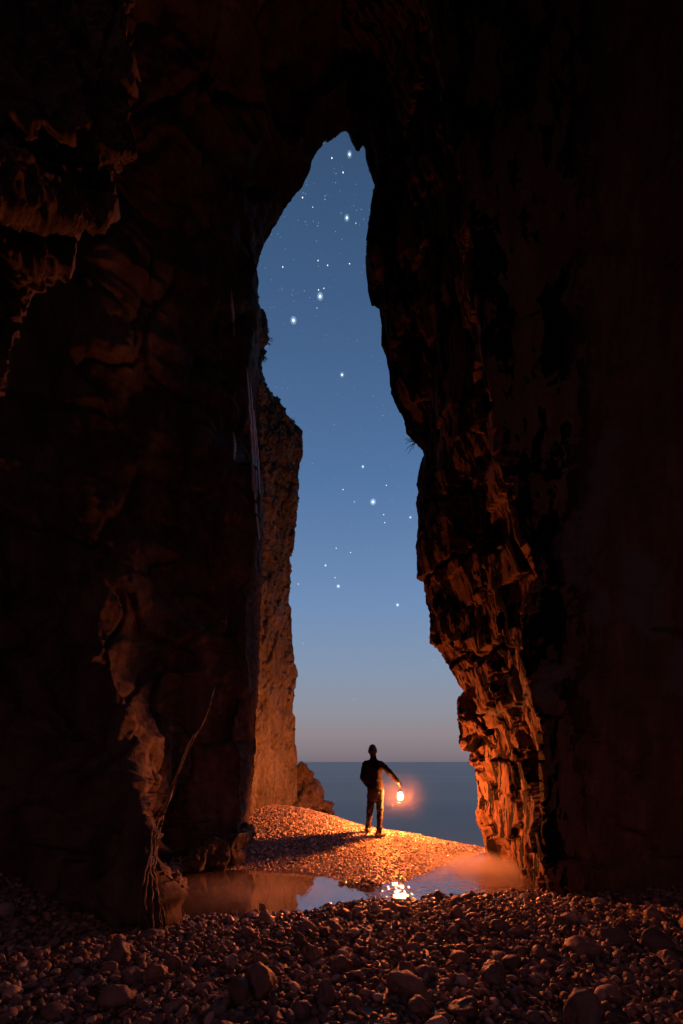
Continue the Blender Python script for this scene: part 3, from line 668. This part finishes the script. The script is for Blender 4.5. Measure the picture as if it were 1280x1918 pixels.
# pale braided strands down the edge of the left wall
from mathutils.bvhtree import BVHTree
_vs, _fs, _o = [], [], 0
for ob in COL.objects:
    if ob.name.startswith('cave_wall'):
        v = np.empty(len(ob.data.vertices)*3, np.float32); ob.data.vertices.foreach_get('co', v); f = np.empty(len(ob.data.loops), np.int32); ob.data.loops.foreach_get('vertex_index', f)
        _vs.append(v.reshape(-1, 3)); _fs.append(f.reshape(-1, 4)+_o); _o += len(v)//3
BV = BVHTree.FromPolygons(np.concatenate(_vs).tolist(), np.concatenate(_fs).tolist())
def on_wall(p, off=.01):
    d = Vector((p[0], p[1], p[2]-H)).normalized(); h = BV.ray_cast(Vector((0, 0, H)), d)
    return np.array(h[0]-d*off) if h[0] is not None and abs(h[0].y-p[1]) < 2.5 else np.array(p)
def strand(path, Y0, Y1, r0, r1, seed, wob=.03):
    wob *= .35
    r = np.random.default_rng(seed); pts = np.array([P3(px, py, Y0+(Y1-Y0)*i/(len(path)-1)) for i, (px, py) in enumerate(path)])
    pts = resample(smooth_poly(resample(pts, 60), 5), 60)
    t = np.arange(60)[:,None]; pts = pts + np.c_[np.sin(t*.5+seed)*wob, np.cos(t*.37+seed*2)*wob, np.zeros(60)] + np.c_[fbm(pts*2.2+seed, 3, seed)*wob*5, np.zeros(60), np.zeros(60)]
    pts = np.array([on_wall(p) for p in pts]); yy = pts[:,1].copy(); pts = smooth_poly(pts, 3)
    rad = np.linspace(r0, r1, 60)*(1+.35*np.sin(np.arange(60)*1.1+seed)*r.random()) 
    return [tuple(p) for p in pts], [float(max(.004, q)) for q in rad]
main = [(432,1130),(400,1290),(385,1350),(352,1400),(338,1440),(318,1490),(296,1535),(288,1580),(284,1620)]
S = []
for i, (dx, dy, yo) in enumerate([(0,0,0),(5,4,.02),(-6,2,-.02),(3,-2,-.04),(-3,3,.03)]):
    p = [(a+dx*(1+.5*math.sin(k*1.3+i)), b+dy) for k, (a, b) in enumerate(main[(0,2,1,3,0)[i]:])]
    S.append(strand(p, 6.2, 5.0, .004, .012, 10+i, .018))
low = [[(284,1610),(276,1650),(270,1690),(278,1740)],[(284,1610),(292,1650),(296,1690),(300,1742)],[(282,1615),(284,1660),(287,1700),(288,1745)],[(290,1660),(300,1680),(306,1705),(312,1738)],[(280,1600),(268,1640),(262,1680),(258,1725)],[(285,1640),(296,1665),(300,1700),(306,1745)],[(288,1600),(300,1625),(312,1640),(325,1648)]]
for i, p in enumerate(low): S.append(strand(p, 4.95, 4.75, .016, .009, 30+i, .014))
o = tubes('flowstone', S, M_ROOT, n=9)
tag(o, 'pale braided root like strands running down the edge of the left cave wall', 'flowstone')
# white streaks hanging high on the left wall
for i, (p, Y, lab) in enumerate([
    ([(463,690),(466,740),(470,800),(473,860),(474,920)], 8.75, 'leftmost long white streak hanging high on the left cave wall'),
    ([(470,720),(474,790),(478,850),(482,930)], 8.75, 'second long white streak of the bundle high on the left wall'),
    ([(466,760),(472,830),(476,900),(480,960),(486,1010)], 8.75, 'longest white streak of the bundle, reaching lowest down the left wall'),
    ([(476,770),(481,840),(485,890),(487,925)], 8.8, 'rightmost white streak of the bundle beside the far cliff'),
    ([(434,545),(436,580),(439,630)], 8.2, 'short white streak high above the bundle near the arch'),
    ([(438,810),(440,835),(439,860)], 8.2, 'short pale streak on the dark wall left of the bundle')]):
    pts = [tuple(P3(a, b, Y)) for a, b in p]; m = len(pts)
    o = tubes('calcite_streak', [([tuple(v) for v in smooth_poly(np.array([on_wall(q_, .0) for q_ in resample(np.array(pts), 30)]), 3)], [(.006+.022*math.sin(math.pi*(k+1)/31.)*(1+.3*math.sin(k*1.7+i)), .03) for k in range(30)])], M_STREAK, n=8)
    tag(o, lab, 'calcite streak', 'white calcite streaks on the left wall')

# ------------------------------------------------------------------ shrubs
def shrub(px, py, Y, size, nb, label, droop=0, leaves=14, dirx=1, name='shrub'):
    base = P3(px, py, Y); r = np.random.default_rng(int(px*7+py)); root = bpy.data.objects.new(name, None); COL.objects.link(root); root.location = base
    tag(root, label, 'shrub'); sp = []; LV, LF = [], []
    for k in range(nb):
        a = r.uniform(-.9, 1.3); L = size*r.uniform(.5, 1.1); d = np.array([dirx*math.cos(a), r.uniform(-.6,.6), math.sin(a)-droop]); d /= np.linalg.norm(d)
        pts = [np.zeros(3)]
        for s in range(6): d = d + r.normal(size=3)*.22 + np.array([0,0,-.05*droop]); d /= np.linalg.norm(d); pts.append(pts[-1]+d*L/6)
        sp.append(([tuple(p) for p in pts], list(np.linspace(.008, .003, 7))))
        for _ in range(leaves):
            i = r.integers(2, 7); c = pts[i] + r.normal(size=3)*size*.05; u = r.normal(size=3); u /= np.linalg.norm(u); v = np.cross(u, r.normal(size=3)); v /= np.linalg.norm(v)
            l = size*.07*r.uniform(.6, 1.4); q = len(LV); LV += [c-u*l, c+v*l*.35, c+u*l, c-v*l*.35]; LF.append((q, q+1, q+2, q+3))
    tubes('branch', sp, M_TWIG, root, n=5)
    if LV: mesh_np('foliage', LV, LF, M_LEAF, root, smooth=False)
shrub(490, 632, 12.0, .30, 26, 'dark shrub jutting from the cliff edge at the narrow left side of the sky', leaves=26)
shrub(489, 668, 12.0, .20, 12, 'smaller straggly shrub hanging just below the jutting one', droop=.6, leaves=16)
shrub(520, 762, 12.0, .16, 12, 'low tuft growing on the sloping top of the far cliff', leaves=14)
shrub(545, 790, 12.0, .15, 10, 'low tuft near the outer shoulder of the far cliff top', leaves=14)
shrub(503, 742, 12.0, .12, 10, 'low tuft at the upper end of the far cliff top', leaves=14)
shrub(779, 826, 8.6, .30, 7, 'bare twiggy sprig hanging into the sky from the right wall', droop=.5, leaves=0, dirx=-1)

# ------------------------------------------------------------------ the man
u = .010235; YP = 8.72; XP = (702-CX)*u
gz = H + (HY-1567)*u
def q(px, py, dy=0.0): return ((px-702)*u, dy, (1567-py)*u)
gl = float(terrain([XP-.12], [YP+.20])[0]) + .02 - gz; gr = float(terrain([XP+.09], [YP-.02])[0]) + .02 - gz
def adj(p, dz): return (p[0], p[1], p[2]+dz)
hipL, hipR = q(697,1481), q(711,1481)
kneeL, kneeR = q(693.5,1517,.05), q(712,1517,-.02)
ankL, ankR = (q(690.5,1558)[0], .20, gl+.09), (q(710.5,1560)[0], -.02, gr+.09)
shL, shR = q(685.5,1431), q(713,1431)
elL, elR = q(680,1456,-.06), q(731,1448,.0); wrL, wrR = q(689,1471,.10), q(745,1463,.03)
neck = q(699.5,1421); head = q(698,1406)
# body: one continuous skin surface
body_specs = [([q(699.5,1426), q(699.3,1419), q(698.8,1413)], [.056, .053, .052]),
    ([q(698.4,1412,.02), q(698.2,1409,.01), q(698,1405,.005), q(698,1401,0)], [(.050,.065), (.068,.085), (.076,.098), (.072,.092)]),
    ([(head[0]-.078, .0, head[2]-.01), (head[0]-.082, .0, head[2]-.035)], [(.010,.022), (.008,.016)]), ([(head[0]+.078, .0, head[2]-.01), (head[0]+.082, .0, head[2]-.035)], [(.010,.022), (.008,.016)]),
    ([(head[0]+.008, .09, head[2]-.01), (head[0]+.010, .118, head[2]-.035)], [.011, .015]),
    ([(head[0], .085, head[2]-.062), (head[0]+.01, .092, head[2]-.064)], [.018, .018]),
    ([q(702,1490), q(702,1478), q(702,1465), q(700,1445), q(699.5,1430)], [(.12,.08), (.13,.085), (.11,.08), (.13,.09), (.10,.07)]),
    ([shL, elL, wrL], [.045, .038, .026]), ([shR, elR, wrR], [.045, .038, .026]),
    ([shL, q(699.5,1430), shR], [.045, .06, .045]),
    ([hipL, kneeL, ankL], [.07, .05, .035]), ([hipR, kneeR, ankR], [.07, .05, .035]),
    ([(ankL[0], .18, gl+.05), (ankL[0]-.03, .30, gl+.03)], [.035, .03]), ([(ankR[0], -.04, gr+.05), (ankR[0]+.08, .10, gr+.03)], [.035, .03])]
# right hand closed over the lantern's carrying handle, left hand resting at the hip pocket
G = Vector(q(749,1467.5,.035))           # grip point
def hand(wr, palm_c, fwd, down, side, curl, sgn):
    wr, palm_c, fwd, down, side = map(Vector, (wr, palm_c, fwd, down, side)); out = []
    out.append(([tuple(wr), tuple(wr.lerp(palm_c, .5)), tuple(palm_c), tuple(palm_c+fwd*.03)], [.026, .027, .034, .032]))
    for k, (ln, rr) in enumerate([(.075,.0095), (.084,.010), (.078,.0095), (.062,.0082)]):
        b = palm_c + fwd*.035 + side*(.030-.020*k)
        p = [b]; d = fwd.normalized(); dn = down.normalized()
        for s, a in enumerate(curl): 
            dirn = (d*math.cos(a)+dn*math.sin(a)).normalized(); p.append(p[-1]+dirn*ln*(.42, .32, .26)[s])
        out.append(([tuple(v) for v in p], [rr, rr*.97, rr*.9, rr*.8]))
    tb = palm_c + side*.034 - fwd*.012; out.append(([tuple(tb), tuple(tb+side*.022+down*.018+fwd*.012), tuple(tb+side*.018+down*.042+fwd*.03)], [.013, .0115, .0095]))
    return out
fw = (Vector(wrR)-Vector(elR)).normalized()
palm = Vector(wrR)+fw*.045
body_specs += hand(wrR, palm, fw, Vector((-.35,0,-.9)), Vector((0,1,0)), (.5, 1.5, 2.5), 1)
fl = Vector((.75,.45,-.45)).normalized()
body_specs += hand(wrL, Vector(wrL)+fl*.045, fl, Vector((.2,.3,-.9)), Vector((0,.6,.8)), (.3, .6, .9), -1)
person = tubes('person', body_specs, M_SKIN, n=20); remesh(person, .0062, 2)
person.location = (XP, YP, gz)
tag(person, 'man in dark sweater and jeans seen from behind holding out a lantern', 'person')
hd = Vector(head)
hair = tubes('hair', [([(hd.x, -.045, hd.z-.075), (hd.x, -.032, hd.z-.03), (hd.x, -.018, hd.z+.025), (hd.x, -.004, hd.z+.052)], [(.056,.052), (.080,.086), (.084,.106), (.066,.084)]),
    ([(hd.x-.012, -.01, hd.z+.072), (hd.x+.012, 0, hd.z+.072)], [.036, .034]), ([(hd.x, .02, hd.z+.065), (hd.x+.01, .07, hd.z+.052)], [.042, .03])], M_HAIR, person, n=20)
remesh(hair, .008, 3, lambda V: fbm(V*60, 2, 3)*.006)
sw = [([q(702.5,1473), q(702.5,1466), q(701,1455), q(700,1442), q(699.5,1434), q(699.5,1427)], [(.152,.115), (.150,.112), (.150,.112), (.168,.122), (.165,.11), (.10,.08)]),
      ([q(699.5,1428), q(699.4,1420), q(699.2,1417)], [(.085,.08), (.062,.064), (.060,.062)]),
      ([shL, q(699.5,1430), shR], [(.062,.07), (.08,.09), (.062,.07)]),
      ([shL, Vector(shL).lerp(Vector(elL), .5), elL], [.066, .060, .052]), ([elL, Vector(elL).lerp(Vector(wrL), .5), wrL], [.052, .046, .036]),
      ([shR, Vector(shR).lerp(Vector(elR), .5), elR], [.068, .060, .052]), ([elR, Vector(elR).lerp(Vector(wrR), .5), wrR], [.052, .045, .034])]
sweater = tubes('sweater', sw, M_SWEATER, person, n=24)
remesh(sweater, .009, 5, lambda V: ridged(V*np.array([6,6,13])+V[:,::-1]*3, 3, 9)*.013)
tr = [([q(703,1494), q(703.5,1485), q(703.5,1476), q(703,1471)], [(.13,.09), (.145,.105), (.143,.105), (.140,.104)]),
      ([(hipL[0]-.002,0,hipL[2]), Vector(hipL).lerp(Vector(kneeL), .5), kneeL], [.088, .074, .058]), ([kneeL, Vector(kneeL).lerp(Vector(ankL), .35), (ankL[0], ankL[1]-.01, ankL[2]-.0)], [.057, .058, .044]),
      ([(hipR[0]+.002,0,hipR[2]), Vector(hipR).lerp(Vector(kneeR), .5), kneeR], [.088, .074, .058]), ([kneeR, Vector(kneeR).lerp(Vector(ankR), .35), (ankR[0], ankR[1]-.01, ankR[2]-.0)], [.057, .058, .044])]
def folds(V):
    z = V[:,2]; s = np.zeros(len(V))
    for z0, a in ((.53,.010), (.49,.009), (.56,.006), (.16,.010), (.20,.008), (.24,.005), (.84,.006)):
        s += a*np.exp(-((z - z0 - .03*fbm(V*9, 2, int(z0*100)) )/.011)**2)
    return s + ridged(V*np.array([7,7,13]), 3, 19)*.010
trousers = tubes('trousers', tr, M_TROUSER, person, n=24); remesh(trousers, .009, 4, folds)
for a, g, dx, dy, ln in ((ankL, gl, -.25, 1, .20), (ankR, gr, .75, .65, .21)):
    d = Vector((dx, dy, 0)).normalized(); h = Vector((a[0], a[1], g)) - d*.06
    s = tubes('shoe', [([tuple(h+Vector((0,0,.045))), tuple(h+d*.10+Vector((0,0,.045))), tuple(h+d*ln+Vector((0,0,.032)))], [(.042,.045), (.050,.042), (.040,.028)]),
        ([tuple(h+d*.045+Vector((0,0,.06))), tuple(h+d*.04+Vector((0,0,.12)))], [.048, .044])], M_SHOE, person, n=18, ref=Vector((0,0,1)))
    remesh(s, .008, 2)

# ------------------------------------------------------------------ lantern
LX, LY, LZ = XP+(750.5-702)*u, YP+.035, gz+(1567-1491)*u      # centre of the glass
lan = bpy.data.objects.new('lantern', None); COL.objects.link(lan); lan.location = (LX, LY, LZ-.115)
tag(lan, 'glowing glass storm lantern held out over the pebbles', 'lantern')
def lathe(name, prof, mat, n=28):
    V, Fc = [], []
    for r, z in prof:
        V += [(r*math.cos(2*math.pi*k/n), r*math.sin(2*math.pi*k/n), z) for k in range(n)]
    for i in range(len(prof)-1):
        for k in range(n): Fc.append((i*n+k, i*n+(k+1)%n, (i+1)*n+(k+1)%n, (i+1)*n+k))
    Fc.append(tuple(range(n))[::-1]); Fc.append(tuple((len(prof)-1)*n+k for k in range(n)))
    me = bpy.data.meshes.new(name); me.from_pydata(V, [], Fc); me.update(); me.polygons.foreach_set('use_smooth', [True]*len(me.polygons)); me.materials.append(mat)
    o = bpy.data.objects.new(name, me); COL.objects.link(o); o.parent = lan; return o
lathe('base', [(.016,.0),(.034,.004),(.038,.010),(.036,.026),(.026,.036),(.024,.045)], M_METAL)
lathe('globe', [(.026,.047),(.036,.056),(.046,.075),(.050,.10),(.048,.125),(.040,.15),(.030,.168),(.028,.172)], M_FLAME)
lathe('cap', [(.031,.174),(.036,.178),(.034,.188),(.020,.200),(.018,.212),(.024,.216),(.022,.224),(.008,.232)], M_METAL)
for s in (-1, 1):
    tubes('frame_tube', [([(0, s*.045, .02), (0, s*.064, .05), (0, s*.064, .13), (0, s*.050, .175), (0, s*.030, .186)], [.0035]*5)], M_METAL, lan, n=8)
gl_ = G - Vector((LX-XP, LY-YP, LZ-.115-gz)); top = gl_.z
tubes('handle', [([(0, -.062, .14), (0, -.066, .20), (gl_.x*.6, -.05, top*.88), (gl_.x, -.03, top), (gl_.x, .03, top), (gl_.x*.6, .05, top*.88), (0, .066, .20), (0, .062, .14)], [.0026]*8)], M_METAL, lan, n=6)

# ------------------------------------------------------------------ stars
M_STAR = emit('star light', (.85,.93,1.0), 1.6); M_STARD = emit('faint star light', (.75,.87,1.0), .65)
SD = 3000.0
mh = bpy.data.materials.new('star glow'); mh.use_nodes = True; t = mh.node_tree; t.nodes.clear()
ev = t.nodes.new('ShaderNodeEmission'); ev.inputs[0].default_value = (.6,.8,1,1); ev.inputs[1].default_value = .011
oo = t.nodes.new('ShaderNodeOutputMaterial'); t.links.new(ev.outputs[0], oo.inputs['Volume'])
V2, F2 = ICO[2]
def star(px, py, s, i):
    c = P3(px, py, 1.0); c = (c-np.array([0,0,H])); c = c/np.linalg.norm(c)*SD; c[2] += H
    o = mesh_np('star', V2*s*1.15, F2, M_STAR, loc=c)
    if s >= 2.4:
        V3, F3 = ICO[3]
        for k_ in (2.0, 3.6): mesh_np('glow', V3*s*k_, F3, mh, o)
    return o
STARS = [(655,289,3.0),(622,296,2),(643,323,2),(567,370,2),(650,408,3.2),(586,388,1.2),(596,488,1.8),(614,497,2),(655,494,1.9),(530,500,2),(597,543,1.9),(607,540,1.7),(600,555,4.2),(550,600,4.3),(641,702,3.2),(680,874,2.7),(643,917,2.2),(724,909,2.1),(699,940,5.0),(664,940,1.6),(719,964,2.2),(721,979,2.2),(769,969,2.5),(630,1027,2.1),(657,1035,2.1),(610,1059,2.6),(628,1082,2.2),(634,1098,3.7),(559,1094,2.3),(745,1133,3.5),(661,1310,1.2),(813,1236,1.3),(568,1205,1.3),(594,577,1.3),(667,418,1.3),(666,1310,.9)]
star_labels = ['bright star right under the top of the arch','small star left of the bright one at the top of the arch','small star below the top pair','small star against the upper left rock edge','bright star in the upper sky by the right rock','tiny star left of the bright upper one',
 'left star of the loose row in the upper middle sky','middle star of the loose row in the upper middle sky','right star of the loose row in the upper middle sky','small star alone left of the loose row','left of the two small stars touching the bright one','right of the two small stars touching the bright one','bright star under a close pair of small ones','brightest star on the left, level with the shrub','lone bright star in the middle of the sky',
 'medium star above the brightest one','small star left of the medium one in mid sky','small star up and right of the brightest one','brightest star, low in the middle sky','faint star close left of the brightest one','upper of two stars below right of the brightest one','lower of two stars below right of the brightest one','star close to the right rock wall in mid sky',
 'left star of the pair above the low cluster','right star of the pair above the low cluster','star up and left of the low cluster','small star just above the bright low one','bright star of the low cluster','small star close to the far cliff','bright star lowest on the right','faint star nearest the horizon','faint star beside the slanting right wall','faint star close by the far cliff below the others','faint star below the close pair','faint star below right of the bright upper one','faintest star near the horizon']
for i, ((px, py, s), lab) in enumerate(zip(STARS, star_labels)): tag(star(px, py, s, i), lab, 'star', 'bright stars in the dusk sky')
r = np.random.default_rng(77); VV, FF = [], []; off = 0
n = 0
while n < 650:
    px, py = r.uniform(470, 860), r.uniform(240, 1290)
    if r.random() < (py-900)/500.: continue
    c = P3(px, py, 1.0)-np.array([0,0,H]); c = c/np.linalg.norm(c)*SD; c[2] += H
    s = r.uniform(.3, 1.05)**1.3*(1.5 if r.random() < .1 else 1); VV.append(V2*np.array([s*1.4, s, s])+c); FF.append(F2+off); off += len(V2); n += 1
o = mesh_np('faint_stars', np.concatenate(VV), np.concatenate(FF), M_STARD); tag(o, 'countless faint stars sprinkled over the dusk sky', 'stars', kind='stuff')

# ------------------------------------------------------------------ mist lit by the lantern
def mist(name, c, r3, dens, label, col=(.95,.85,.85), noise=.0, ns=2.0, power=1.5, aniso=.6):
    """soft cloud: densest in the middle, thinning to nothing at its rim"""
    V, Fc = ICO[4]; o = mesh_np(name, V*np.array(r3)*1.03, Fc, None, loc=c)
    m = bpy.data.materials.new(name); m.use_nodes = True; t = m.node_tree; t.nodes.clear(); L = t.links
    tc = t.nodes.new('ShaderNodeTexCoord'); mp = t.nodes.new('ShaderNodeMapping'); mp.inputs['Scale'].default_value = tuple(1/x for x in r3); L.new(tc.outputs['Object'], mp.inputs[0])
    ln = t.nodes.new('ShaderNodeVectorMath'); ln.operation = 'LENGTH'; L.new(mp.outputs[0], ln.inputs[0])
    mr = t.nodes.new('ShaderNodeMapRange'); mr.inputs[1].default_value = 1; mr.inputs[2].default_value = 0; mr.inputs[3].default_value = 0; mr.inputs[4].default_value = 1; L.new(ln.outputs['Value'], mr.inputs[0])
    pw = t.nodes.new('ShaderNodeMath'); pw.operation = 'POWER'; pw.inputs[1].default_value = power; L.new(mr.outputs[0], pw.inputs[0])
    last = pw.outputs[0]
    if noise:
        nz = t.nodes.new('ShaderNodeTexNoise'); nz.inputs['Scale'].default_value = ns; nz.inputs['Detail'].default_value = 3; L.new(tc.outputs['Object'], nz.inputs['Vector'])
        m2 = t.nodes.new('ShaderNodeMapRange'); m2.inputs[1].default_value = .35; m2.inputs[2].default_value = .65; m2.inputs[3].default_value = 1-noise; m2.inputs[4].default_value = 1+noise; L.new(nz.outputs[0], m2.inputs[0])
        mm = t.nodes.new('ShaderNodeMath'); mm.operation = 'MULTIPLY'; L.new(last, mm.inputs[0]); L.new(m2.outputs[0], mm.inputs[1]); last = mm.outputs[0]
    ml = t.nodes.new('ShaderNodeMath'); ml.operation = 'MULTIPLY'; ml.inputs[1].default_value = dens; L.new(last, ml.inputs[0])
    v = t.nodes.new('ShaderNodeVolumePrincipled'); v.inputs['Color'].default_value = (*col, 1); L.new(ml.outputs[0], v.inputs['Density']); v.inputs['Anisotropy'].default_value = aniso
    oo = t.nodes.new('ShaderNodeOutputMaterial'); L.new(v.outputs[0], oo.inputs['Volume']); o.data.materials.append(m)
    tag(o, label, 'mist', kind='stuff'); return o
mist('spray_mist', (1.9, 7.8, .06), (1.7, 1.7, .26), 1.5, 'thin glowing mist drifting over the water right of the pebble bank', noise=.8, ns=2.6, aniso=0)
mist('spray_mist', (2.5, 7.8, .08), (.75, 1.15, .32), 3.2, 'brighter tuft of mist against the foot of the orange wall', noise=.5, ns=4, aniso=0)
mist('pool_mist', (-1.2, 6.4, .12), (2.1, 1.2, .20), .60, 'thin brownish mist lying on the left end of the pool', noise=.5, aniso=.3)
mist('lantern_haze', (LX, LY+.1, LZ), (.9, .9, .9), .075, 'faint added haze that makes the glow around the lantern', power=3.5, aniso=0)  # haze volume added to imitate the bloom round the lantern
